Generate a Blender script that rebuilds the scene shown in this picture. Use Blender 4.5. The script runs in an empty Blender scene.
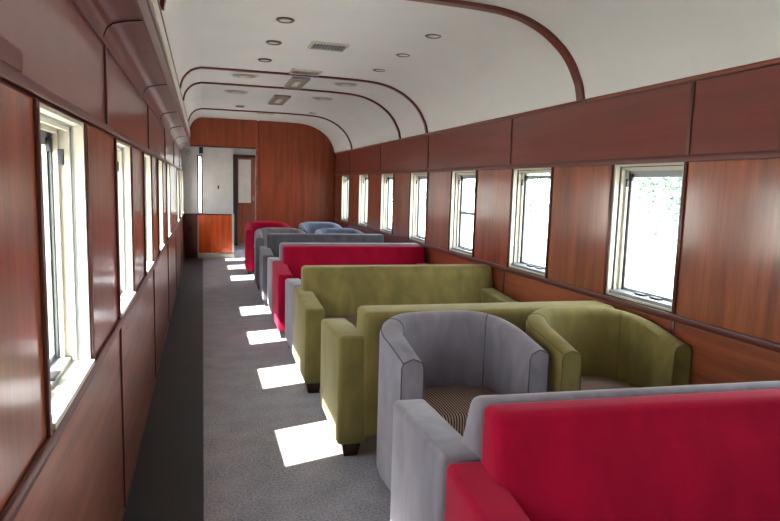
import bpy, bmesh, math, random
from mathutils import Vector, Matrix, noise
random.seed(7)
D = bpy.data; COL = bpy.context.scene.collection
PI = math.pi

# ------------------------------------------------------------------ materials
def new_mat(name):
    m = D.materials.new(name); m.use_nodes = True
    nt = m.node_tree
    return m, nt, nt.nodes['Principled BSDF']
def setv(b, **k):
    for n, v in k.items():
        n = n.replace('_', ' ')
        if n in b.inputs: b.inputs[n].default_value = v
def rgb(r, g, b):
    f = lambda c: (c/255/12.92) if c/255 <= .04045 else ((c/255+.055)/1.055)**2.4
    return (f(r), f(g), f(b), 1)
def mix(c, k): return (c[0]*k, c[1]*k, c[2]*k, 1)

def wood(name, base, grain, rough=.2, dark=.62, light=1.25, wob=.4, spec=.5, coat=.0, bump=.02, crough=.12):
    """varnished veneer; grain = axis along which the fibres run ('x','y','z')"""
    m, nt, b = new_mat(name); N = nt.nodes; L = nt.links
    tc = N.new('ShaderNodeTexCoord'); oi = N.new('ShaderNodeObjectInfo')
    off = N.new('ShaderNodeVectorMath'); off.operation = 'SCALE'
    cmb = N.new('ShaderNodeCombineXYZ')
    for i in range(3): L.new(oi.outputs['Random'], cmb.inputs[i])
    L.new(cmb.outputs[0], off.inputs[0]); off.inputs['Scale'].default_value = 37.0
    add = N.new('ShaderNodeVectorMath'); add.operation = 'ADD'
    L.new(tc.outputs['Object'], add.inputs[0]); L.new(off.outputs[0], add.inputs[1])
    mp = N.new('ShaderNodeMapping')
    s = {'x': (1.2, 16, 16), 'y': (16, 1.2, 16), 'z': (16, 16, 1.2)}[grain]
    mp.inputs['Scale'].default_value = s
    L.new(add.outputs[0], mp.inputs['Vector'])
    n1 = N.new('ShaderNodeTexNoise'); n1.inputs['Scale'].default_value = 1.0; n1.inputs['Detail'].default_value = 6
    n1.inputs['Distortion'].default_value = wob
    L.new(mp.outputs[0], n1.inputs['Vector'])
    n2 = N.new('ShaderNodeTexNoise'); n2.inputs['Scale'].default_value = 6.0; n2.inputs['Detail'].default_value = 3
    L.new(mp.outputs[0], n2.inputs['Vector'])
    mx = N.new('ShaderNodeMath'); mx.operation = 'MULTIPLY_ADD'
    L.new(n2.outputs['Fac'], mx.inputs[0]); mx.inputs[1].default_value = .35
    L.new(n1.outputs['Fac'], mx.inputs[2])
    rp = N.new('ShaderNodeValToRGB')
    rp.color_ramp.elements[0].position = .45; rp.color_ramp.elements[1].position = .92
    rp.color_ramp.elements[0].color = mix(base, dark); rp.color_ramp.elements[1].color = mix(base, light)
    L.new(mx.outputs[0], rp.inputs[0])
    L.new(rp.outputs[0], b.inputs['Base Color'])
    bp = N.new('ShaderNodeBump'); bp.inputs['Strength'].default_value = .25; bp.inputs['Distance'].default_value = bump*.1
    n3 = N.new('ShaderNodeTexNoise'); n3.inputs['Scale'].default_value = 3.0; n3.inputs['Detail'].default_value = 2
    L.new(add.outputs[0], n3.inputs['Vector'])
    sm = N.new('ShaderNodeMath'); sm.operation = 'MULTIPLY_ADD'; sm.inputs[1].default_value = 6.0
    L.new(n3.outputs['Fac'], sm.inputs[0]); L.new(n1.outputs['Fac'], sm.inputs[2])
    L.new(sm.outputs[0], bp.inputs['Height']); L.new(bp.outputs[0], b.inputs['Normal'])
    setv(b, Roughness=rough, Specular_IOR_Level=spec, Coat_Weight=coat, Coat_Roughness=crough)
    return m

def fabric(name, base, var=.22, sheen=.35, scale=9, rough=.85, tint=None):
    m, nt, b = new_mat(name); N = nt.nodes; L = nt.links
    tc = N.new('ShaderNodeTexCoord')
    n1 = N.new('ShaderNodeTexNoise'); n1.inputs['Scale'].default_value = scale; n1.inputs['Detail'].default_value = 5
    n1.inputs['Distortion'].default_value = .6
    mp = N.new('ShaderNodeMapping'); mp.inputs['Scale'].default_value = (1, 1, .45)
    L.new(tc.outputs['Object'], mp.inputs['Vector']); L.new(mp.outputs[0], n1.inputs['Vector'])
    rp = N.new('ShaderNodeValToRGB')
    rp.color_ramp.elements[0].position = .3; rp.color_ramp.elements[1].position = .72
    rp.color_ramp.elements[0].color = mix(base, 1-var); rp.color_ramp.elements[1].color = mix(base, 1+var)
    L.new(n1.outputs['Fac'], rp.inputs[0]); L.new(rp.outputs[0], b.inputs['Base Color'])
    bp = N.new('ShaderNodeBump'); bp.inputs['Strength'].default_value = .18; bp.inputs['Distance'].default_value = .004
    n2 = N.new('ShaderNodeTexNoise'); n2.inputs['Scale'].default_value = 260; n2.inputs['Detail'].default_value = 2
    L.new(tc.outputs['Object'], n2.inputs['Vector'])
    L.new(n2.outputs['Fac'], bp.inputs['Height']); L.new(bp.outputs[0], b.inputs['Normal'])
    setv(b, Roughness=rough, Specular_IOR_Level=.15, Sheen_Weight=sheen, Sheen_Roughness=.45)
    if 'Sheen Tint' in b.inputs: b.inputs['Sheen Tint'].default_value = tint or (1, 1, 1, 1)
    return m

def plain(name, col, rough=.5, metal=0, spec=.5, noise_amt=.06, nscale=6, **kw):
    m, nt, b = new_mat(name); N = nt.nodes; L = nt.links
    tc = N.new('ShaderNodeTexCoord'); n = N.new('ShaderNodeTexNoise')
    n.inputs['Scale'].default_value = nscale; n.inputs['Detail'].default_value = 4
    L.new(tc.outputs['Object'], n.inputs['Vector'])
    rp = N.new('ShaderNodeValToRGB')
    rp.color_ramp.elements[0].position = .3; rp.color_ramp.elements[1].position = .7
    rp.color_ramp.elements[0].color = mix(col, 1-noise_amt); rp.color_ramp.elements[1].color = mix(col, 1+noise_amt)
    L.new(n.outputs['Fac'], rp.inputs[0]); L.new(rp.outputs[0], b.inputs['Base Color'])
    setv(b, Roughness=rough, Metallic=metal, Specular_IOR_Level=spec, **kw)
    return m

def carpet_mat(name, base, var=.25, rough=.8, spec=.25):
    m, nt, b = new_mat(name); N = nt.nodes; L = nt.links
    tc = N.new('ShaderNodeTexCoord')
    n = N.new('ShaderNodeTexNoise'); n.inputs['Scale'].default_value = 95; n.inputs['Detail'].default_value = 4
    L.new(tc.outputs['Object'], n.inputs['Vector'])
    n2 = N.new('ShaderNodeTexNoise'); n2.inputs['Scale'].default_value = 5; n2.inputs['Detail'].default_value = 4
    L.new(tc.outputs['Object'], n2.inputs['Vector'])
    a = N.new('ShaderNodeMath'); a.operation = 'MULTIPLY_ADD'; a.inputs[1].default_value = .35
    L.new(n2.outputs['Fac'], a.inputs[0]); L.new(n.outputs['Fac'], a.inputs[2])
    rp = N.new('ShaderNodeValToRGB')
    rp.color_ramp.elements[0].position = .45; rp.color_ramp.elements[1].position = .9
    rp.color_ramp.elements[0].color = mix(base, 1-var); rp.color_ramp.elements[1].color = mix(base, 1+var)
    L.new(a.outputs[0], rp.inputs[0]); L.new(rp.outputs[0], b.inputs['Base Color'])
    bp = N.new('ShaderNodeBump'); bp.inputs['Strength'].default_value = .3; bp.inputs['Distance'].default_value = .003
    L.new(n.outputs['Fac'], bp.inputs['Height']); L.new(bp.outputs[0], b.inputs['Normal'])
    setv(b, Roughness=rough, Specular_IOR_Level=spec)
    return m

M = {}
M['wood_z'] = wood('mahogany veneer upright grain', rgb(160, 84, 52), 'z', rough=.3, dark=.48, light=1.2, coat=.85, crough=.15)
M['wood_low'] = wood('mahogany veneer level grain', rgb(156, 80, 54), 'y', rough=.3, dark=.55, coat=.8, crough=.2)
M['wood_low_haze'] = wood('mahogany veneer level grain with painted haze', rgb(164, 96, 74), 'y', rough=.3, dark=.5, coat=.8, crough=.2, wob=1.2)  # left lower panels: window-grazed haze put into a lighter base colour
M['wood_upper'] = wood('dark mahogany veneer', rgb(116, 52, 44), 'y', rough=.3, dark=.8, light=1.12, coat=.6, crough=.16)
M['wood_end'] = wood('end wall mahogany', rgb(150, 68, 38), 'z', rough=.35, dark=.6)
M['wood_orange'] = wood('vestibule orange wood', rgb(226, 94, 36), 'z', rough=.3, dark=.6)
M['wood_dark'] = wood('dark stained trim', rgb(92, 42, 36), 'y', rough=.3, dark=.8, light=1.1)
M['wood_duct'] = wood('duct mahogany', rgb(100, 48, 44), 'x', rough=.34, spec=.35, dark=.8, light=1.12)
M['trim_plum'] = wood('plum brown trim', rgb(94, 44, 42), 'y', rough=.34, dark=.85, light=1.1)
M['cornice'] = wood('red brown cornice', rgb(124, 58, 40), 'y', rough=.3, dark=.8, light=1.1)
M['rib'] = plain('ceiling rib wood', rgb(104, 46, 34), .35)
M['ceiling'] = plain('ceiling paint', rgb(216, 217, 217), .5, spec=.3, noise_amt=.025, nscale=2.5)
M['cream'] = plain('cream gloss paint', rgb(206, 201, 186), .3, noise_amt=.04)
M['vestwall'] = plain('vestibule cream paint', rgb(212, 210, 208), .5)
M['metal'] = plain('dull aluminium', rgb(150, 156, 160), .4, metal=.2)
M['metal_dark'] = plain('dark metal', rgb(52, 52, 56), .45, metal=.4)
M['black'] = plain('black plastic', rgb(22, 22, 24), .5)
M['brass'] = plain('aged brass', rgb(150, 130, 80), .35, metal=.8)
M['bezel'] = plain('grey spotlight bezel', rgb(98, 96, 94), .4, metal=.3)
M['chrome'] = plain('spot chrome', rgb(150, 148, 142), .3, metal=.8)
M['carpet'] = carpet_mat('grey carpet', rgb(158, 155, 160), var=.5, rough=.6, spec=.4)
M['runner'] = carpet_mat('charcoal aisle strip', rgb(48, 50, 54), .2, rough=.6, spec=.4)
M['grey'] = fabric('grey suede fabric', rgb(134, 129, 139))
M['charcoal'] = fabric('charcoal grey fabric', rgb(96, 94, 103))
M['blue'] = fabric('blue grey suede fabric', rgb(118, 128, 152))
M['red'] = fabric('crimson suede fabric', rgb(166, 6, 48), tint=(1, .35, .5, 1), sheen=.2, var=.16)
M['olive'] = fabric('olive suede fabric', rgb(132, 120, 70), tint=(1, .97, .7, 1), sheen=.3)
M['pipe_grey'] = plain('grey piping', rgb(72, 70, 80), .8)
M['pipe_charcoal'] = M['pipe_blue'] = M['pipe_grey']
M['pipe_olive'] = plain('olive piping', rgb(104, 94, 46), .8)
M['pipe_red'] = plain('red piping', rgb(110, 6, 26), .8)
M['foot'] = plain('dark wooden foot', rgb(44, 28, 22), .4)
M['bark'] = plain('tree bark', rgb(150, 140, 125), .9, noise_amt=.3)
M['leaf'] = plain('pale leaves', rgb(108, 130, 122), .7, noise_amt=.25, nscale=1)
M['ground'] = plain('pale gravel ground', rgb(205, 198, 186), .9, noise_amt=.1, nscale=.5)
M['paleglass'] = plain('frosted yellow glass', rgb(232, 234, 226), .35)

def stripes():
    m, nt, b = new_mat('brown striped seat fabric'); N = nt.nodes; L = nt.links
    tc = N.new('ShaderNodeTexCoord'); w = N.new('ShaderNodeTexWave')
    w.wave_type = 'BANDS'; w.bands_direction = 'X'; w.inputs['Scale'].default_value = 24
    w.inputs['Distortion'].default_value = .35; w.inputs['Detail'].default_value = 1; w.inputs['Detail Scale'].default_value = .8
    L.new(tc.outputs['Object'], w.inputs['Vector'])
    rp = N.new('ShaderNodeValToRGB'); e = rp.color_ramp.elements
    e[0].position = .2; e[0].color = rgb(66, 50, 46); e[1].position = .85; e[1].color = rgb(160, 142, 128)
    e.new(.5).color = rgb(120, 84, 64)
    L.new(w.outputs['Fac'], rp.inputs[0]); L.new(rp.outputs[0], b.inputs['Base Color'])
    setv(b, Roughness=.85, Specular_IOR_Level=.15)
    return m
M['stripe'] = stripes()

def glass():
    m = D.materials.new('window glass'); m.use_nodes = True; nt = m.node_tree; N = nt.nodes; L = nt.links
    N.clear(); o = N.new('ShaderNodeOutputMaterial'); mx = N.new('ShaderNodeMixShader')
    t = N.new('ShaderNodeBsdfTransparent'); t.inputs[0].default_value = (.93, .96, .95, 1)
    g = N.new('ShaderNodeBsdfGlossy'); g.inputs['Roughness'].default_value = .02
    lw = N.new('ShaderNodeLayerWeight'); lw.inputs['Blend'].default_value = .5
    pw = N.new('ShaderNodeMath'); pw.operation = 'POWER'; pw.inputs[1].default_value = 4
    fr = N.new('ShaderNodeMath'); fr.operation = 'MULTIPLY_ADD'; fr.inputs[1].default_value = .4; fr.inputs[2].default_value = .03
    L.new(lw.outputs['Facing'], pw.inputs[0]); L.new(pw.outputs[0], fr.inputs[0])
    L.new(fr.outputs[0], mx.inputs[0]); L.new(t.outputs[0], mx.inputs[1]); L.new(g.outputs[0], mx.inputs[2])
    L.new(mx.outputs[0], o.inputs[0]); return m
M['glass'] = glass()

# ------------------------------------------------------------------ mesh helpers
def box(bm, x0, x1, y0, y1, z0, z1, bev=0, seg=2):
    r = bmesh.ops.create_cube(bm, size=1)
    vs = r['verts']
    for v in vs:
        v.co = Vector(((x0+x1)/2+v.co.x*(x1-x0), (y0+y1)/2+v.co.y*(y1-y0), (z0+z1)/2+v.co.z*(z1-z0)))
    if bev:
        es = list({e for v in vs for e in v.link_edges})
        bmesh.ops.bevel(bm, geom=es, offset=bev, segments=seg, profile=.5, affect='EDGES')
    return vs
def obj(name, bm, mat, parent=None, smooth=False, loc=None):
    me = D.meshes.new(name); bmesh.ops.recalc_face_normals(bm, faces=bm.faces); bm.to_mesh(me); bm.free()
    if smooth:
        for p in me.polygons: p.use_smooth = True
        try: me.set_sharp_from_angle(angle=math.radians(38))
        except Exception: pass
    if isinstance(mat, (list, tuple)):
        for q in mat: me.materials.append(q)
    else: me.materials.append(mat)
    o = D.objects.new(name, me); COL.objects.link(o)
    if parent: o.parent = parent
    if loc: o.location = loc
    return o
def boxo(name, mat, parent, *a, bev=0, seg=2):
    bm = bmesh.new(); box(bm, *a, bev=bev, seg=seg); return obj(name, bm, mat, parent, smooth=bool(bev))
def empty(name, loc=(0, 0, 0), rz=0):
    o = D.objects.new(name, None); o.empty_display_size = .1; COL.objects.link(o); o.location = loc; o.rotation_euler = (0, 0, rz); return o
def tag(o, label=None, cat=None, group=None, kind=None):
    if label: o['label'] = label
    if cat: o['category'] = cat
    if group: o['group'] = group
    if kind: o['kind'] = kind
    return o
def struct(o): o['kind'] = 'structure'; return o
def prism(bm, prof, x0, x1, axis='x'):
    """closed profile of (a,b) pairs swept along axis"""
    def P(a, b, t): return Vector((t, a, b)) if axis == 'x' else Vector((a, t, b))
    A = [bm.verts.new(P(a, b, x0)) for a, b in prof]; B = [bm.verts.new(P(a, b, x1)) for a, b in prof]
    n = len(prof)
    for i in range(n): bm.faces.new((A[i], A[(i+1) % n], B[(i+1) % n], B[i]))
    bm.faces.new(A[::-1]); bm.faces.new(B)
    return A+B
def tube(bm, pts, r, n=6):
    pts = [Vector(p) for p in pts]; rings = []
    for i, p in enumerate(pts):
        t = (pts[min(i+1, len(pts)-1)]-pts[max(i-1, 0)]).normalized()
        u = t.cross(Vector((0, 0, 1)))
        if u.length < .05: u = t.cross(Vector((0, 1, 0)))
        u.normalize(); v = t.cross(u)
        rings.append([bm.verts.new(p+r*(math.cos(a)*u+math.sin(a)*v)) for a in [2*PI*k/n for k in range(n)]])
    for a, b in zip(rings, rings[1:]):
        for k in range(n): bm.faces.new((a[k], a[(k+1) % n], b[(k+1) % n], b[k]))
    bm.faces.new(rings[0][::-1]); bm.faces.new(rings[-1])
def cyl(bm, c, r, h, axis='z', n=24, r2=None):
    mtx = Matrix.Translation(c) @ {'z': Matrix.Identity(4), 'y': Matrix.Rotation(PI/2, 4, 'X'), 'x': Matrix.Rotation(PI/2, 4, 'Y')}[axis]
    bmesh.ops.create_cone(bm, cap_ends=True, segments=n, radius1=r, radius2=r if r2 is None else r2, depth=h, matrix=mtx)
def copy_tree(o, parent=None):
    c = o.copy(); COL.objects.link(c); c.parent = parent
    for ch in list(o.children): copy_tree(ch, c)
    return c

# ------------------------------------------------------------------ dimensions
XL, XR = -.332, 2.25
TW = .13                       # wall thickness
YB, YE = -3.2, 10.75           # saloon length (back wall, far partition)
ZC = 2.44
WZ0, WZ1 = .822, 1.56
RW = [(2.47+1.2*k, 3.01+1.2*k) for k in range(-4, 7)]
LW = [(1.46+1.2*k, 2.01+1.2*k) for k in range(-3, 8) if k != 5]
RJ = [2.46+1.81*k for k in range(-3, 5)]
LJ = [2.45+1.79*k for k in range(-3, 5)]
LJ2 = [2.68+1.80*k for k in range(-3, 5)]

# ------------------------------------------------------------------ side walls
def side_wall(side):
    left = side == 'left'
    x = XL if left else XR; s = -1 if left else 1     # s points outdoors
    wins = LW if left else RW; J = LJ if left else RJ; J2 = LJ2 if left else RJ
    wz0 = .84 if left else .816
    yend = 11.65 if left else YE
    top = 2.6
    bm = bmesh.new()
    def wb(y0, y1, z0, z1): box(bm, min(x+s*.012, x+s*TW), max(x+s*.012, x+s*TW), y0, y1, z0, z1)
    wb(YB, yend+.0, -.05, wz0); wb(YB, yend, WZ1, top)
    ys = [YB]+[v for w in wins for v in w]
    for i in range(0, len(ys)-1, 2): wb(ys[i], ys[i+1], wz0, WZ1)
    if left:
        wb(wins[-1][1], 10.95, wz0, WZ1); wb(11.38, yend, wz0, WZ1)
    else: wb(wins[-1][1], yend, wz0, WZ1)
    wall = struct(obj('wall_'+side, bm, M['wood_dark']))
    def panel(name, mat, y0, y1, z0, z1, t=.012, g=.004):
        return boxo(name, M[mat], wall, min(x, x+s*t), max(x, x+s*t), y0+g, y1-g, z0, z1, bev=.002, seg=1)
    def strip(name, mat, y0, y1, z0, z1, t, bev=.003):
        return boxo(name, M[mat], wall, min(x, x-s*t), max(x, x-s*t), y0, y1, z0, z1, bev=bev)
    # panels between the windows
    e = [YB]+[v for w in wins for v in w]+[YE]
    for i in range(0, len(e), 2): panel('window_pier_panel', 'wood_z', e[i], e[i+1], wz0-.01, WZ1)
    # lower and upper panels
    ztop = 1.88 if left else 1.935
    for jj, z0, z1, mat, nm in ((J2, .012, wz0-.035, 'wood_low_haze' if left else 'wood_low', 'lower_panel'), (J, WZ1+.03, ztop, 'wood_upper', 'upper_panel')):
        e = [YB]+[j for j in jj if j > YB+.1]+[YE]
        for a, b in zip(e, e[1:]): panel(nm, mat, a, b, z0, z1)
    for j in J: strip('upper_batten', 'wood_dark', j-.012, j+.012, WZ1+.03, ztop, .008)
    for j in J2: strip('lower_batten', 'wood_dark', j-.012, j+.012, .012, wz0-.035, .008)
    strip('head_rail', 'trim_plum', YB, YE, WZ1+(.008 if left else 0), WZ1+.032, .008 if left else .013)
    if left: strip('access_plate', 'wood_upper', .55, 1.365, WZ1+.037, WZ1+.078, .004, .002)
    if left: strip('dado_rail', 'trim_plum', YB, YE, wz0-.04, wz0-.004, .012, .005)
    else: strip('dado_rail', 'trim_plum', YB, YE, wz0-.045, wz0-.008, .014, .005)
    for a, b in wins:
        for q, d in ((a, -1), (b, 1)):
            y0, y1 = sorted((q, q+d*.02))
            strip('window_casing', 'wood_dark', y0, y1, wz0-.01, WZ1, .009, .002)
    strip('skirting', 'wood_dark', YB, YE, 0.0, .014, .004, .001)
    if not left: strip('cornice', 'cornice', YB, YE, 1.942, 1.99, .014, .005)
    else:
        strip('duct_bead', 'trim_plum', YB, YE, 1.866, 1.883, .01, .004)
    return wall
wall_l = side_wall('left'); wall_r = side_wall('right')

# ------------------------------------------------------------------ windows
WN = [0]
def window(side, y0, y1, two=False, gap=False, z0=WZ0, z1=WZ1):
    left = side == 'left'; x = XL if left else XR; s = -1 if left else 1
    z0 = .84 if left else .816
    WN[0] += 1
    root = struct(empty('window_%d' % WN[0], (x, (y0+y1)/2, z0))); h = (y1-y0)/2; H = z1-z0
    def B(bm, a0, a1, b0, b1, c0, c1, bev=0): box(bm, min(s*a0, s*a1), max(s*a0, s*a1), b0, b1, c0, c1, bev=bev)
    g = .001
    bm = bmesh.new()
    B(bm, .0, TW+.01, -h+g, -h+.014, g, H-g); B(bm, .0, TW+.01, h-.014, h-g, g, H-g)
    B(bm, .002, TW+.01, -h+.014, h-.014, H-.012, H-g); B(bm, -.012 if left else 0, TW+.01, -h+.014, h-.014, g-.004, .012 if left else .007)
    # stepped inner stops
    for (a, w) in ((.035, .024), (.066, .032)):
        B(bm, a, a+.012, -h+.014, -h+w, .014, H-.016); B(bm, a, a+.012, h-w, h-.014, .014, H-.016)
        B(bm, a, a+.012, -h+.014, h-.014, H-.016-(w-.012), H-.016)
    obj('window_frame', bm, M['cream'], root)
    bm = bmesh.new(); a0, a1 = .092, .112; e = h-.014; t = .027
    B(bm, a0, a1, -e, -e+t, .014, H-.016); B(bm, a0, a1, e-t, e, .014, H-.016)
    B(bm, a0, a1, -e+t, e-t, .014, .014+t); B(bm, a0, a1, -e+t, e-t, H-.016-t*.6, H-.016)
    if gap: B(bm, a0, a1, -e+t, e-t, H-.075, H-.05)
    else: B(bm, a0, a1, -e+t, e-t, H-.07, H-.012)
    if two: B(bm, a0-.006, a1, -e+t, e-t, .345, .37)
    obj('sash', bm, M['metal'], root)
    bm = bmesh.new()
    for dpt in (.028, .084):
        wd = .0165 if dpt < .05 else .026
        B(bm, dpt, dpt+.006, -h+.013, -h+wd, .02, H-.014); B(bm, dpt, dpt+.006, h-wd, h-.013, .02, H-.014); B(bm, dpt, dpt+.006, -h+.014, h-.014, H-wd, H-.012)
    obj('weatherstrip', bm, M['metal' if left else 'metal_dark'], root)
    bm = bmesh.new(); B(bm, .1, .104, -e+t, e-t, .014+t, H-.016-t*.6); obj('pane', bm, M['glass'], root)
    bm = bmesh.new(); B(bm, .05 if left else .014, .09, -h+.016, h-.016, .006, .026, .002); obj('sill_track', bm, M['metal'], root, True)
    for q in (-.07, .05):
        bm = bmesh.new(); B(bm, .044, .074, q-.04, q+.03, .026, .036, .003); obj('sill_catch', bm, M['black'], root, True)
    for q in (-1, 1):
        bm = bmesh.new(); yy = q*(h-.05)
        B(bm, .075, .09, yy-.01, yy+.01, H-.09, H-.05, .003); B(bm, .046, .062, yy-.005, yy+.005, H-.125, H-.08, .002)
        obj('latch', bm, M['metal_dark'], root, True)
    return root
for i, (a, b) in enumerate(RW): window('right', a, b, two=(i == 6), gap=(i == 5))
for i, (a, b) in enumerate(LW): window('left', a, b)
window('left', 10.95, 11.38)  # side window added to let sun into the vestibule

# ------------------------------------------------------------------ floor, ceiling, duct
bm = bmesh.new(); box(bm, XL-.02, XR+.02, YB, 15.2, -.06, 0)
floor = struct(obj('floor', bm, M['carpet']))
boxo('aisle_strip', M['runner'], floor, XL, -.012, YB, 11.6, -.001, .003)
boxo('strip_edge', M['metal_dark'], floor, -.014, -.008, YB, 11.6, -.001, .004)

CP = [(-.205, 2.10), (-.2, 2.2), (-.192, 2.27), (-.165, 2.34), (-.104, 2.405), (-.03, 2.435), (.05, 2.442), (.5, 2.445), (.9, 2.446), (1.3, 2.443),
      (1.56, 2.436), (1.7, 2.422), (1.82, 2.394), (1.935, 2.345), (2.02, 2.29), (2.085, 2.235), (2.14, 2.168), (2.178, 2.10), (2.205, 2.04), (2.222, 1.96)]
def smooth_path(P, k=4):
    out = []
    for i in range(len(P)-1):
        p0, p1, p2, p3 = P[max(i-1, 0)], P[i], P[i+1], P[min(i+2, len(P)-1)]
        for j in range(k):
            t = j/k
            out.append(tuple(.5*((2*p1[c])+(-p0[c]+p2[c])*t+(2*p0[c]-5*p1[c]+4*p2[c]-p3[c])*t*t+(-p0[c]+3*p1[c]-3*p2[c]+p3[c])*t**3) for c in (0, 1)))
    out.append(P[-1]); return out
CS = smooth_path(CP)
def offset(P, d):
    out = []
    for i, p in enumerate(P):
        a = P[max(i-1, 0)]; b = P[min(i+1, len(P)-1)]
        t = Vector((b[0]-a[0], b[1]-a[1])).normalized(); n = Vector((-t.y, t.x))   # outward (up) for left to right
        out.append((p[0]+n.x*d, p[1]+n.y*d))
    return out
bm = bmesh.new()
prism(bm, CS+offset(CS, .03)[::-1], YB, YE+.0, axis='y')
ceil = struct(obj('ceiling', bm, M['ceiling'], smooth=True))
for k, (y, w) in enumerate([(-1.6, .05), (.6, .05), (3.33, .06), (6.05, .045), (6.95, .045), (9.4, .045)]):
    C2 = [p for p in CS if p[0] > 0 or p[1] > 2.222]; bm = bmesh.new(); prism(bm, offset(C2, -.022 if k == 2 else -.016)+offset(C2, .004)[::-1], y-w/2, y+w/2, axis='y')
    struct(obj('trim_%d' % (k+1), bm, M['rib'], smooth=True))

# boxed duct along the left eaves
bm = bmesh.new()
prof = [(XL, 1.88), (-.328, 1.905), (-.318, 1.928), (-.298, 1.945), (-.26, 1.955), (-.2, 1.965), (-.2, 2.06), (-.203, 2.13), (XL, 2.13)]
prism(bm, prof, YB, YE, axis='y')
duct = struct(obj('trim_7', bm, M['wood_duct'], smooth=True))
for y in (-2.3, -.72, .86, 2.434, 3.956, 5.458, 6.86, 8.3, 9.7):
    bm = bmesh.new(); o_ = [(a, b) for a, b in prof[:6]]
    prism(bm, [(a+.002, b-.005) for a, b in o_]+[(a+.0, b+.004) for a, b in o_[::-1]], y-.007, y+.007, axis='y')
    obj('joint_strip', bm, M['wood_dark'], duct)
boxo('plum_fascia', M['trim_plum'], duct, -.205, -.193, YB, YE, 1.962, 2.035, bev=.004)
boxo('dark_fascia', M['wood_dark'], duct, -.205, -.197, YB, YE, 2.035, 2.12)
boxo('fascia_bead', M['trim_plum'], duct, -.205, -.192, YB, YE, 2.07, 2.082, bev=.003)
boxo('cream_moulding', M['cream'], duct, -.212, -.188, YB, YE, 2.118, 2.20, bev=.006)
boxo('brown_bead', M['rib'], duct, -.205, -.185, YB, YE, 2.205, 2.22, bev=.003)

# ------------------------------------------------------------------ end walls
def end_profile(x0, x1, z0):
    top = [p for p in offset(CS, .01) if x0 <= p[0] <= x1]
    return [(x0, z0)]+[(x1, z0)]+[(x1, top[-1][1])]+top[::-1]+[(x0, top[0][1])]
bm = bmesh.new()
prism(bm, end_profile(.915, 2.24, 0), YE, YE+.05, axis='y')
we = struct(obj('wall_far', bm, M['wood_end']))
bm = bmesh.new(); prism(bm, [(2.2, .0), (2.38, .0), (2.38, 2.3), (2.2, 2.05)], YE+.001, YE+.05, axis='y'); obj('edge_panel', bm, M['wood_end'], we)
bm = bmesh.new()
prism(bm, [(XL, 1.99), (.905, 1.99)]+[p for p in offset(CS, .01) if -.21 < p[0] < .905][::-1]+[(-.205, 2.13), (XL, 2.13)], YE-.002, YE+.05, axis='y')
obj('header_panel', bm, M['wood_end'], we)
boxo('seam_batten', M['wood_dark'], we, .9, .918, YE-.008, YE+.01, 1.99, 2.44)
boxo('door_post', M['wood_low'], we, .86, .915, YE-.012, YE+.05, 0, 1.99, bev=.004)
boxo('post_bead', M['trim_plum'], we, .905, .92, YE-.016, YE, 0, 1.99, bev=.003)
boxo('door_header_trim', M['trim_plum'], we, XL, .86, YE-.012, YE+.05, 1.965, 1.992, bev=.004)
boxo('edge_batten', M['wood_dark'], we, 2.205, 2.225, YE-.01, YE, 0, 1.98)
bm = bmesh.new(); box(bm, XL-.1, XR+.1, YB-.1, YB, -.05, 2.6); struct(obj('wall_back', bm, M['wood_end']))

# vestibule beyond the doorway
bm = bmesh.new(); yv = 11.65
for a in ((-.46, -.09, 0, 2.2), (-.09, -.015, 0, .83), (-.09, -.015, 1.84, 2.2), (-.015, .53, 0, 2.2)):
    box(bm, a[0], a[1], yv, yv+.05, a[2], a[3])
wv = struct(obj('wall_vestibule', bm, M['vestwall']))
boxo('dark_dado', M['wood_dark'], wv, XL, -.1, yv-.02, yv, 0, .8, bev=.003)
boxo('orange_dado', M['wood_orange'], wv, -.08, .515, yv-.02, yv, .1, .8, bev=.003)
boxo('kick_board', M['cream'], wv, -.08, .54, yv-.028, yv, 0, .085, bev=.004)
boxo('dado_cap', M['wood_dark'], wv, XL, .515, yv-.026, yv, .795, .812)
boxo('painted_sun_edge', M['cream'], wv, .505, .545, yv-.03, yv+.06, .1, .82, bev=.01)  # sunlit edge of the orange dado, its brightness put into cream paint
WN[0] += 1
ws = struct(empty('window_%d' % WN[0], (-.05, yv, .83)))
bm = bmesh.new()
for a in ((-.045, -.02, 0, 1.01), (.02, .04, 0, 1.01), (-.045, .04, 1.01, 1.03), (-.045, .04, -.012, 0)): box(bm, a[0], a[1], -.012, .04, a[2], a[3])
obj('window_frame', bm, M['metal_dark'], ws); boxo('pane', M['glass'], ws, -.02, .02, .015, .019, 0, 1.01)
# corridor to the right with the far door
bm = bmesh.new()
box(bm, .5, .53, yv+.05, 14.05, 0, 2.2); struct(obj('wall_corridor', bm, M['vestwall']))
bm = bmesh.new(); box(bm, 1.3, 1.34, YE+.05, 12.2, 0, 2.2); box(bm, 1.3, 1.34, 12.8, 14.05, 0, 2.2)
box(bm, 1.3, 1.34, 12.2, 12.8, 0, .6); box(bm, 1.3, 1.34, 12.2, 12.8, 1.8, 2.2)
struct(obj('wall_vestibule_right', bm, M['vestwall']))
bm = bmesh.new(); box(bm, XL-.1, 1.34, YE+.05, 14.15, 2.2, 2.26); struct(obj('ceiling_vestibule', bm, M['vestwall']))
bm = bmesh.new(); box(bm, .5, 1.34, 14.05, 14.1, 0, 2.2); struct(obj('wall_corridor_end', bm, M['vestwall']))
dr = struct(empty('door_1', (.87, 14.0, 0)))
bm = bmesh.new(); box(bm, -.24, -.14, -.03, .04, 0, 2.0); box(bm, .26, .33, -.03, .04, 0, 2.0); box(bm, -.14, .26, -.03, .04, 1.94, 2.0)
obj('door_frame', bm, M['metal_dark'], dr)
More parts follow.
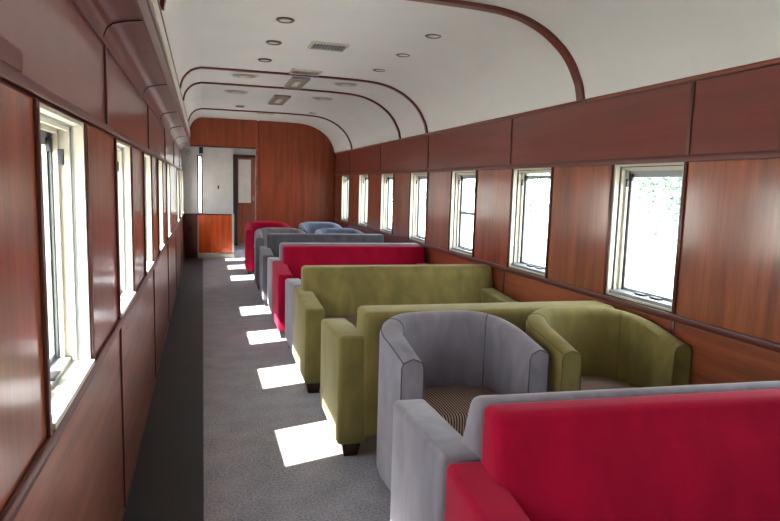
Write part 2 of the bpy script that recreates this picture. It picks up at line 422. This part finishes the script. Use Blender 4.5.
bm = bmesh.new(); box(bm, -.14, .26, 0, .035, .04, .95); box(bm, -.14, -.12, 0, .035, .95, 1.94); box(bm, .15, .26, 0, .035, .95, 1.94); box(bm, -.12, .15, 0, .035, 1.9, 1.94)
obj('door_leaf', bm, M['wood_z'], dr)
boxo('pane', M['paleglass'], dr, -.12, .15, .01, .02, .95, 1.9)
boxo('door_handle', M['chrome'], dr, .19, .215, -.03, 0, 1.0, 1.1, bev=.004)

# small fittings beyond the doorway
bm = bmesh.new(); cyl(bm, (0, 0, 0), .062, .03, 'y', 28); r = tag(obj('wall_speaker', bm, M['vestwall'], smooth=True, loc=(-.245, yv-.015, 1.90)), 'round pale grille high on the cream wall past the doorway, at its left', 'speaker')
for rr in (.048, .034, .02):
    bm = bmesh.new()
    tube(bm, [(rr*math.cos(a), -.016, rr*math.sin(a)) for a in [2*PI*k/20 for k in range(21)]], .003, 5); obj('grille_ring', bm, M['metal'], r)
bm = bmesh.new(); box(bm, -.035, .035, -.04, 0, -.055, .055, bev=.006); sb = tag(obj('wall_box', bm, M['black'], smooth=True, loc=(-.025, yv, 1.95)), 'small black box above the narrow window slit beyond the doorway', 'box')
bm = bmesh.new(); box(bm, -.02, .02, -.045, -.038, -.02, .02, bev=.003); obj('cover_plate', bm, M['metal_dark'], sb)
hk = empty('wall_hook', (.27, yv, 1.30)); tag(hk, 'tiny dark hook on the cream wall above the orange wood panel', 'hook')
boxo('back_plate', M['metal_dark'], hk, -.012, .012, -.006, 0, -.03, .03, bev=.002)
bm = bmesh.new(); tube(bm, [(0, -.004, .02), (0, -.03, .015), (0, -.034, -.01), (-.014, -.026, -.035)], .006, 8); obj('prong', bm, M['black'], hk, True)
so = empty('wall_socket', (-.225, yv-.02, .54)); tag(so, 'black socket low on the dark wood dado left of the orange panel', 'socket')
boxo('face_plate', M['black'], so, -.035, .035, -.012, 0, -.05, .05, bev=.004); boxo('rocker', M['metal_dark'], so, -.012, .012, -.018, -.01, -.02, .02, bev=.002)

# ------------------------------------------------------------------ ceiling fittings
def spot_light(x, y, label):
    root = empty('ceiling_spotlight', (x, y, ZC+.004)); tag(root, label, 'ceiling light', 'small recessed ceiling spotlights')
    bm = bmesh.new(); n = 28
    P = [(.058, 0), (.06, -.006), (.05, -.012), (.042, -.009), (.036, .0)]
    rings = [[bm.verts.new((r*math.cos(2*PI*k/n), r*math.sin(2*PI*k/n), z)) for k in range(n)] for r, z in P]
    for a, b in zip(rings, rings[1:]):
        for k in range(n): bm.faces.new((a[k], a[(k+1) % n], b[(k+1) % n], b[k]))
    obj('bezel', bm, M['bezel'], root, True)
    bm = bmesh.new(); cyl(bm, (0, 0, -.004), .037, .006, 'z', 24); obj('lamp_face', bm, M['cream'], root, True)
    return root
for i, y in enumerate((4.11, 4.78, 5.475)):
    o_ = ('nearest', 'middle', 'farthest')[i]
    spot_light(.515, y, '%s of the three small spotlights in the left row, before the second rib' % o_)
    spot_light(1.53, y, '%s of the three small spotlights in the right row, before the second rib' % o_)
for x, y, l in ((.5, 8.9, 'small distant ceiling spotlight on the left, before the last rib'), (1.55, 9.1, 'small distant ceiling spotlight on the right, before the last rib')):
    spot_light(x, y, l)
def diffuser(x, y, label):
    root = empty('ceiling_diffuser', (x, y, ZC+.003)); tag(root, label, 'ceiling vent', 'round ceiling diffusers')
    for nm, r, z, mt in (('outer_ring', .14, -.001, 'ceiling'), ('inner_ring', .115, -.004, 'chrome'), ('centre_disc', .05, -.008, 'cream')):
        bm = bmesh.new(); cyl(bm, (0, 0, z), r, .012, 'z', 32, r2=r*.97); obj(nm, bm, M[mt], root, True)
diffuser(.395, 6.33, 'round grey diffuser with pale centre, left side between the second and third rib')
diffuser(1.425, 6.37, 'round grey diffuser with pale centre, right side between the second and third rib')
diffuser(.38, 7.5, 'round grey diffuser on the left just beyond the third rib')
diffuser(1.41, 7.55, 'round grey diffuser on the right just beyond the third rib')
def vent(x0, x1, y0, y1, label, mat='metal', axis='y'):
    root = empty('ceiling_vent', ((x0+x1)/2, (y0+y1)/2, ZC)); tag(root, label, 'vent')
    a, b = (x1-x0)/2, (y1-y0)/2
    bm = bmesh.new(); f = .011
    for q in ((-a-f, -a, -b-f, b+f), (a, a+f, -b-f, b+f), (-a, a, -b-f, -b), (-a, a, b, b+f)): box(bm, *q, -.01, .006)
    obj('vent_frame', bm, M['cream'], root)
    boxo('dark_backing', M['black'], root, -a, a, -b, b, .0, .006)
    n = 11
    for k in range(n):
        xx = -a+(k+.5)*2*a/n
        boxo('louvre', M[mat], root, xx-.005, xx+.005, -b, b, -.008, .0)
vent(.79, 1.045, 4.64, 4.83, 'rectangular dark louvred vent nearest the viewer in the middle of the ceiling')
vent(.80, 1.06, 5.80, 5.98, 'flat louvred vent tight against the near side of the second ceiling rib')
vent(.78, 1.04, 9.47, 9.6, 'farthest louvred vent, close to the end wall')
def hatch(x0, x1, y0, y1, label):
    root = empty('ceiling_hatch', ((x0+x1)/2, (y0+y1)/2, ZC)); tag(root, label, 'hatch')
    a, b = (x1-x0)/2, (y1-y0)/2
    boxo('hatch_panel', M['brownpanel'], root, -a, a, -b, b, -.012, .0, bev=.003)
    bm = bmesh.new()
    for q in ((-a-.014, -a, -b, b), (a, a+.014, -b, b), (-a-.014, a+.014, -b-.02, -b), (-a-.014, a+.014, b, b+.014)): box(bm, *q, -.02, .004)
    obj('hatch_frame', bm, M['metal'], root)
    boxo('raised_cover', M['cream'], root, -a*.5, a*.3, -b*.5, b*.5, -.02, -.01, bev=.003)
M['brownpanel'] = plain('brown grey hatch panel', rgb(150, 134, 122), .5, noise_amt=.2, nscale=9)
hatch(.86, 1.01, 6.2, 6.82, 'brownish ceiling hatch spanning between the second and third rib')
hatch(.84, 1.0, 7.55, 8.3, 'brownish ceiling hatch beyond the third rib')

# ------------------------------------------------------------------ sofas
def rbox(x0, x1, y0, y1, z0, z1, bev=.02, seg=4, fn=None, cuts=0):
    bm = bmesh.new(); box(bm, x0, x1, y0, y1, z0, z1)
    if cuts: bmesh.ops.subdivide_edges(bm, edges=bm.edges[:], cuts=cuts, use_grid_fill=True)
    if fn:
        for v in bm.verts: v.co = fn(v.co)
    if bev:
        es = [e for e in bm.edges if len(e.link_faces) == 2 and e.calc_face_angle(0) > .5]
        bmesh.ops.bevel(bm, geom=es, offset=bev, segments=seg, profile=.5, affect='EDGES')
    return bm

def sofa(name, fab, cx, yrear, away, label, xl=.655, depth=.64, w=1.58, inset=.13, backtop=.79, slope=.045, creases=False, lean=.02, arm_h=.635, bt=.13, inset_w=None, turn=0, aw=.13):
    """built with the seat facing -y, rear plane at local y=0; 'away' turns it round"""
    tr = math.radians(turn)      # aisle-side rear corner stays put, the window end comes nearer
    cx = xl+w/2*math.cos(tr); yrear -= w/2*math.sin(tr)
    root = empty(name, (cx, yrear, 0), (PI if away else 0)-tr)
    iw = inset if inset_w is None else inset_w
    tag(root, label, 'sofa', 'two-seater sofas along the windows')
    h = w/2; mat = M[fab]
    for s in (-1, 1):
        def f(c, s=s):
            if c.z > .3: c.z -= slope*(-c.y/depth)
            return c
        bm = rbox(min(s*h, s*(h-aw)), max(s*h, s*(h-aw)), -depth, 0, .07, arm_h, .022, 4, f)
        a = obj('arm', bm, mat, root, True)
        # piping round the front face of the arm
        xo, xi = s*(h-.012), s*(h-aw+.012); zt = arm_h-slope-.008; yy = -depth+.006
        bm = bmesh.new()
        for xx in (xo, xi):
            tube(bm, [(xx, yy, .09), (xx, yy, zt), (xx, yy+.02, zt+.005), (xx, -.03, arm_h-.006)], .002, 5)
        obj('piping', bm, mat, a, True)
    # back: leaning prism
    def prof(z):   # front face y at height z
        t = max(0, min(1, (z-.38)/(backtop-.38)))
        return -(.24-(.24-bt)*t)
    x0, x1 = (-h+iw, h-inset) if away else (-h+inset, h-iw)
    bm = bmesh.new(); NX, NZ = (40, 14) if creases else (12, 6)
    box(bm, x0, x1, -.2, 0, .1, backtop)
    bmesh.ops.subdivide_edges(bm, edges=[e for e in bm.edges if abs((e.verts[0].co-e.verts[1].co).x) > .1], cuts=NX, use_grid_fill=True)
    bmesh.ops.subdivide_edges(bm, edges=[e for e in bm.edges if abs((e.verts[0].co-e.verts[1].co).z) > .1], cuts=NZ, use_grid_fill=True)
    for v in bm.verts:
        t = max(0, (v.co.z-.1)/(backtop-.1))
        if v.co.y < -.1:
            v.co.y = prof(v.co.z)
            u = (v.co.x-x0)/(x1-x0)
            v.co.y -= .018*math.sin(PI*max(0, min(1, (v.co.z-.4)/(backtop-.4))))*math.sin(PI*u)**.5 if 0 < u < 1 else 0
            if creases:
                e = max(0, 1-(v.co.z-.42)/.22) if v.co.z > .4 else 0
                v.co.y += .016*e*math.sin(v.co.x*46+3*math.sin(v.co.x*9))*(.4+.6*noise.noise(Vector((v.co.x*5, 3, v.co.z*3))))
        else: v.co.y = lean*t
    es = [e for e in bm.edges if len(e.link_faces) == 2 and e.calc_face_angle(0) > .9]
    bmesh.ops.bevel(bm, geom=es, offset=.028, segments=4, profile=.5, affect='EDGES')
    bk = obj('backrest', bm, mat, root, True)
    bm = bmesh.new()
    tube(bm, [(x0+.006, prof(.45)-.0, .45), (x0+.004, prof(backtop)+.02, backtop-.03), (x0+.03, prof(backtop)+.02, backtop-.006), (x1-.03, prof(backtop)+.02, backtop-.006), (x1-.004, prof(backtop)+.02, backtop-.03), (x1-.006, prof(.45), .45)], .002, 5)
    obj('piping', bm, mat, bk, True)
    i0 = h-aw
    bm = rbox(-i0+.002, i0-.002, -depth+.03, -.1, .09, .30, .015, 3); obj('seat_base', bm, mat, root, True)
    for s in (-1, 1):
        bm = rbox(min(s*.004, s*(i0-.004)), max(s*.004, s*(i0-.004)), -depth+.01, -.2, .30, .435, .03, 4)
        obj('seat_cushion', bm, M['stripe'], root, True)
    for s in (-1, 1):
        for yy in (-depth+.065, -.065):
            bm = bmesh.new(); bmesh.ops.create_cone(bm, cap_ends=True, segments=4, radius1=.05, radius2=.07, depth=.072, matrix=Matrix.Translation((s*(h-aw/2), yy, .036)) @ Matrix.Rotation(PI/4, 4, 'Z'))
            obj('foot', bm, M['foot'], root)
    return root
SX = 1.445
sofa('sofa', 'red', SX, 1.515, False, 'crimson sofa in the near right corner, its back against the near grey sofa', w=1.55, xl=.643, turn=4.2, lean=.0, arm_h=.64, backtop=.807, inset=.10, bt=.10, depth=.66)
sofa('sofa', 'grey', SX, 1.525, True, 'grey sofa nearest the viewer, back to back with the near crimson sofa', w=1.55, xl=.636, turn=4.2, lean=.0, arm_h=.648, backtop=.806, inset=.10, bt=.065, depth=.61, slope=.047)
sofa('sofa', 'olive', SX, 2.94, True, 'olive green sofa seen from behind, right behind the near grey and olive tub chairs', w=1.575, xl=.647, turn=2.3, aw=.155, bt=.19, lean=.02, arm_h=.645, backtop=.768, inset=.125, inset_w=.0, depth=.64)
sofa('sofa', 'olive', SX, 4.60, False, 'olive green sofa with creased backrest, facing the viewer', w=1.58, turn=1.4, lean=.0, arm_h=.63, backtop=.79, inset=.05, inset_w=.005, creases=True, depth=.66)
sofa('sofa', 'grey', SX, 4.615, True, 'grey sofa mostly hidden, its arm showing between the olive and crimson sofas', turn=1.4, w=1.56, lean=.0, backtop=.75, depth=.63)
sofa('sofa', 'red', SX, 6.12, False, 'crimson sofa farther down the car, above the olive backrest', lean=.0, backtop=.79, w=1.57, turn=1.5, inset=.095, inset_w=.02, depth=.66)
sofa('sofa', 'grey', SX, 6.135, True, 'grey sofa whose back edge shows as a pale line above the farther crimson backrest', w=1.57, turn=1.5, lean=.0, backtop=.805, inset=.08, inset_w=.02, depth=.66)
sofa('sofa', 'charcoal', SX, 7.62, False, 'charcoal grey sofa facing the viewer, last sofa down the car', w=1.57, turn=1.5, lean=.0, backtop=.79, inset=.085, inset_w=.02, depth=.66)

# ------------------------------------------------------------------ tub chairs
def tub(fab, cx, yf, label, w=.73, d=.57, seat='stripe', rz=0):
    """opening faces -y; front of the arms at local y=0, rear at y=d"""
    root = empty('tub_chair', (cx, yf, 0), rz); tag(root, label, 'tub chair', 'rounded tub chairs')
    h = w/2; mat = M[fab]; NT = 56; th = .10
    def plan(t, off):       # t 0..1 from left arm front round to right arm front
        hw = h-off; yy0 = d-.32                       # straight arm length before the curve
        ry = d-yy0-off
        La = yy0; Lc = PI*(hw+ry)/2; T = 2*La+Lc; s = t*T
        if s < La: return Vector((-hw, s, 0))
        if s > La+Lc: return Vector((hw, T-s, 0))
        a = PI*(s-La)/Lc; c, sn = math.cos(a), math.sin(a); p = .8
        return Vector((-hw*math.copysign(abs(c)**p, c), yy0+ry*abs(sn)**p, 0))
    def top(t):
        u = min(t, 1-t)*2                # 0 at arm front .. 1 at back centre
        k = max(0, min(1, u/.8)); k = .25*k+.75*math.sin(k*PI/2)
        return .688+(.783-.688)*k
    def station(t):
        o = plan(t, 0); i = plan(t, th); zt = top(t); dirv = (o-i).normalized(); wd = (o-i).length
        fl = .014*(1-abs(2*t-1))
        L = []
        L.append(o+Vector((0, 0, .06))-dirv*.012)
        L.append(o+Vector((0, 0, .09)))
        L.append(o+Vector((0, 0, .4))+dirv*0)
        L.append(o+Vector((0, 0, zt-.035)))
        L.append(o-dirv*.008+Vector((0, 0, zt-.014)))
        L.append(o-dirv*.026+Vector((0, 0, zt-.001)))
        L.append(o-dirv*wd*.5+Vector((0, 0, zt+.004)))
        L.append(i+dirv*.026+Vector((0, 0, zt-.003)))
        L.append(i+dirv*.008+Vector((0, 0, zt-.016)))
        L.append(i+Vector((0, 0, zt-.04)))
        L.append(i-dirv*.01+Vector((0, 0, .42)))
        L.append(i+Vector((0, 0, .2))); L.append(i+Vector((0, 0, .06)))
        return L
    S = [station(k/NT) for k in range(NT+1)]; a0, a1 = 17, NT-17
    def shell(nm, i0, i1):
        bm = bmesh.new(); R_ = [[bm.verts.new(p) for p in S[i]] for i in range(i0, i1+1)]; n = len(R_[0])
        for A, B in zip(R_, R_[1:]):
            for k in range(n): bm.faces.new((A[k], A[(k+1) % n], B[(k+1) % n], B[k]))
        bm.faces.new(R_[0]); bm.faces.new(R_[-1][::-1])
        return obj(nm, bm, mat, root, True)
    arms = [shell('arm', 0, a0), shell('arm', a1, NT)]; bk = shell('backrest', a0, a1)
    pm = M['pipe_'+fab]
    # pipings: outer top edge of each arm running down its front, and the inner seams beside the back
    for arm, ks, kf in ((arms[0], range(a0, -1, -1), 0), (arms[1], range(a1, NT+1), NT)):
        bm = bmesh.new()
        pts = [S[k][4] for k in ks]+[S[kf][3]+Vector((0, -.003, 0)), S[kf][1]+Vector((0, -.003, 0))]
        tube(bm, pts, .0028, 5)
        tube(bm, [S[kf][4]+Vector((0, -.002, 0)), S[kf][6]+Vector((0, -.002, -.002)), S[kf][8]+Vector((0, -.002, 0)), S[kf][9]+Vector((0, -.003, 0)), S[kf][11]+Vector((0, -.003, 0))], .0025, 5)
        obj('piping', bm, pm, arm, True)
    for k in (a0, a1):
        bm = bmesh.new(); tube(bm, [S[k][j] for j in (4, 5, 6, 7, 8, 9, 10)], .0028, 5); obj('piping', bm, pm, bk, True)
    # seat
    def dshape(off, yfront, n=40):
        P = [plan(k/n, off) for k in range(n+1)]; P = [p for p in P if p.y > yfront+.02]
        return [Vector((-(h-off), yfront, 0))]+P+[Vector((h-off, yfront, 0))]
    def slab(nm, off, yfr, z0, z1, r, mt):
        bm = bmesh.new(); P = dshape(off, yfr); n = len(P); C_ = Vector((0, d*.45, 0))
        lv = [(z0, 0), (z1-r, 0), (z1-r*.35, r*.3), (z1, r)]
        rr = [[bm.verts.new(p+(C_-p).normalized()*ins+Vector((0, 0, z))) for p in P] for z, ins in lv]
        for A, B in zip(rr, rr[1:]):
            for k in range(n): bm.faces.new((A[k], A[(k+1) % n], B[(k+1) % n], B[k]))
        top_ = [bm.verts.new(v.co*1) for v in rr[-1]]
        c = bm.verts.new(C_+Vector((0, 0, z1+.022)))
        for k in range(n): bm.faces.new((rr[-1][k], rr[-1][(k+1) % n], c))
        for v in top_: bm.verts.remove(v)
        bm.faces.new(rr[0][::-1])
        return obj(nm, bm, M[mt], root, True)
    slab('seat_base', th+.001, .025, .08, .30, .005, fab)
    slab('seat_cushion', th+.012, .0, .30, .425, .03, seat)
    for sx in (-1, 1):
        for yy in (.06, d-.12):
            bm = bmesh.new(); q = .0 if yy < .3 else .09
            cyl(bm, (sx*(h-.05-q), yy, .031), .018, .062, 'z', 14, r2=.026); obj('foot', bm, M['foot'], root, True)
    return root
tub('grey', 1.136, 2.35, 'grey tub chair with brown striped seat, left of the pair behind the near grey sofa', w=.715, d=.52, rz=.05)
tub('olive', 1.887, 2.32, 'olive tub chair by the window, beside the nearest grey tub chair', w=.71, d=.54)
tub('grey', 1.005, 8.10, 'distant grey tub chair by the aisle, in front of the red tub chair', w=.70)
tub('blue', 1.83, 8.12, 'distant blue grey tub chair on the window side, nearer of the two there', w=.70)
tub('red', .97, 9.50, 'red tub chair by the aisle near the end wall', w=.70, seat='red')
tub('blue', 1.81, 9.52, 'blue grey tub chair nearest the end wall on the window side', w=.70, seat='blue')

# ------------------------------------------------------------------ outdoors
bm = bmesh.new(); box(bm, -60, 70, -50, 90, -1.3, -1.2); struct(obj('ground', bm, M['ground']))
def leafy(bm, c, r, n, rs, size=.10):
    for _ in range(n):
        v = Vector((rs.gauss(0, 1), rs.gauss(0, 1), rs.gauss(0, 1))).normalized()*(r*rs.random()**.4)
        p = Vector(c)+Vector((v.x, v.y, v.z*.85))
        a = Vector((rs.uniform(-1, 1), rs.uniform(-1, 1), rs.uniform(-1, 1))).normalized()
        b = a.cross(Vector((rs.uniform(-1, 1), rs.uniform(-1, 1), rs.uniform(-1, 1)))).normalized()
        s = size*rs.uniform(.6, 1.3)
        bm.faces.new([bm.verts.new(p-a*s), bm.verts.new(p+b*s*.45), bm.verts.new(p+a*s), bm.verts.new(p-b*s*.45)])
def tree(x, y, hgt, seed, label):
    rs = random.Random(seed); root = empty('tree', (x, y, -1.2)); tag(root, label, 'tree', 'trees outside the right windows')
    bm = bmesh.new(); pts = [(0, 0, -.05)]; p = Vector((0, 0, 0))
    for k in range(6):
        p = p+Vector((rs.uniform(-.12, .12), rs.uniform(-.12, .12), hgt*.62/6)); pts.append(tuple(p))
    tube(bm, pts, .11, 8); bl = []
    for k in range(9):
        st = Vector(pts[3+k % 4]); a = rs.uniform(0, 2*PI); L_ = rs.uniform(.6, 1.2)*hgt*.22
        en = st+Vector((math.cos(a)*L_, math.sin(a)*L_, L_*.8)); mid = (st+en)/2+Vector((0, 0, -.08)); bl.append(en)
        tube(bm, [st, mid, en], .035, 6)
    obj('trunk', bm, M['bark'], root, True)
    bm = bmesh.new()
    for en in bl+[p]: leafy(bm, en, hgt*.17, 230, rs)
    obj('foliage', bm, M['leaf'], root)
tree(13, 15.2, 4.3, 1, 'pale leafy tree outside, right part of the nearest right window')
tree(14.5, 19.6, 4.2, 2, 'faint pale tree outside, left part of the nearest right window')
tree(12.5, 23.0, 4.2, 3, 'pale tree outside, right part of the second right window')
tree(14, 27.5, 4.4, 6, 'pale tree outside, left part of the second right window')
tree(12, 31.0, 4.4, 4, 'pale tree seen through the third right window')
tree(12, 38.0, 4.6, 5, 'pale tree seen through the fourth right window')

# ------------------------------------------------------------------ light
sun = D.lights.new('sun', 'SUN'); sun.energy = 45; sun.angle = math.radians(.6); sun.color = (1, .96, .91)
so_ = D.objects.new('sun', sun); COL.objects.link(so_)
dvec = Vector((.71, .19, -.86)).normalized()
so_.rotation_euler = dvec.to_track_quat('-Z', 'Y').to_euler()
w = D.worlds.new('sky'); bpy.context.scene.world = w; w.use_nodes = True
nt = w.node_tree; bg = nt.nodes['Background']
tcw = nt.nodes.new('ShaderNodeTexCoord'); sp = nt.nodes.new('ShaderNodeSeparateXYZ'); rp = nt.nodes.new('ShaderNodeValToRGB')
nt.links.new(tcw.outputs['Generated'], sp.inputs[0]); nt.links.new(sp.outputs['Z'], rp.inputs[0])
rp.color_ramp.elements[0].color = (1, .99, .98, 1); rp.color_ramp.elements[1].color = (.74, .84, 1, 1)
nt.links.new(rp.outputs[0], bg.inputs['Color']); bg.inputs['Strength'].default_value = 10.5

# ------------------------------------------------------------------ camera
yaw, pitch, roll = math.radians(17.073), math.radians(6.892), math.radians(1.619)
F = Vector((math.sin(yaw)*math.cos(pitch), math.cos(yaw)*math.cos(pitch), -math.sin(pitch)))
R0 = Vector((math.cos(yaw), -math.sin(yaw), 0)); U0 = R0.cross(F)
R = R0*math.cos(roll)+U0*math.sin(roll); U = -R0*math.sin(roll)+U0*math.cos(roll)
cam = D.cameras.new('camera'); cam.sensor_width = 36; cam.lens = 612/780*36; cam.clip_start = .05; cam.clip_end = 300
co = D.objects.new('camera', cam); COL.objects.link(co)
mt = Matrix(((R.x, U.x, -F.x, 0), (R.y, U.y, -F.y, 0), (R.z, U.z, -F.z, 1.4), (0, 0, 0, 1)))
co.matrix_world = mt
sc = bpy.context.scene; sc.camera = co
sc.view_settings.view_transform = 'Standard'; sc.view_settings.look = 'None'; sc.view_settings.gamma = 1
sc.view_settings.exposure = 0.1; sc.view_settings.use_curve_mapping = False
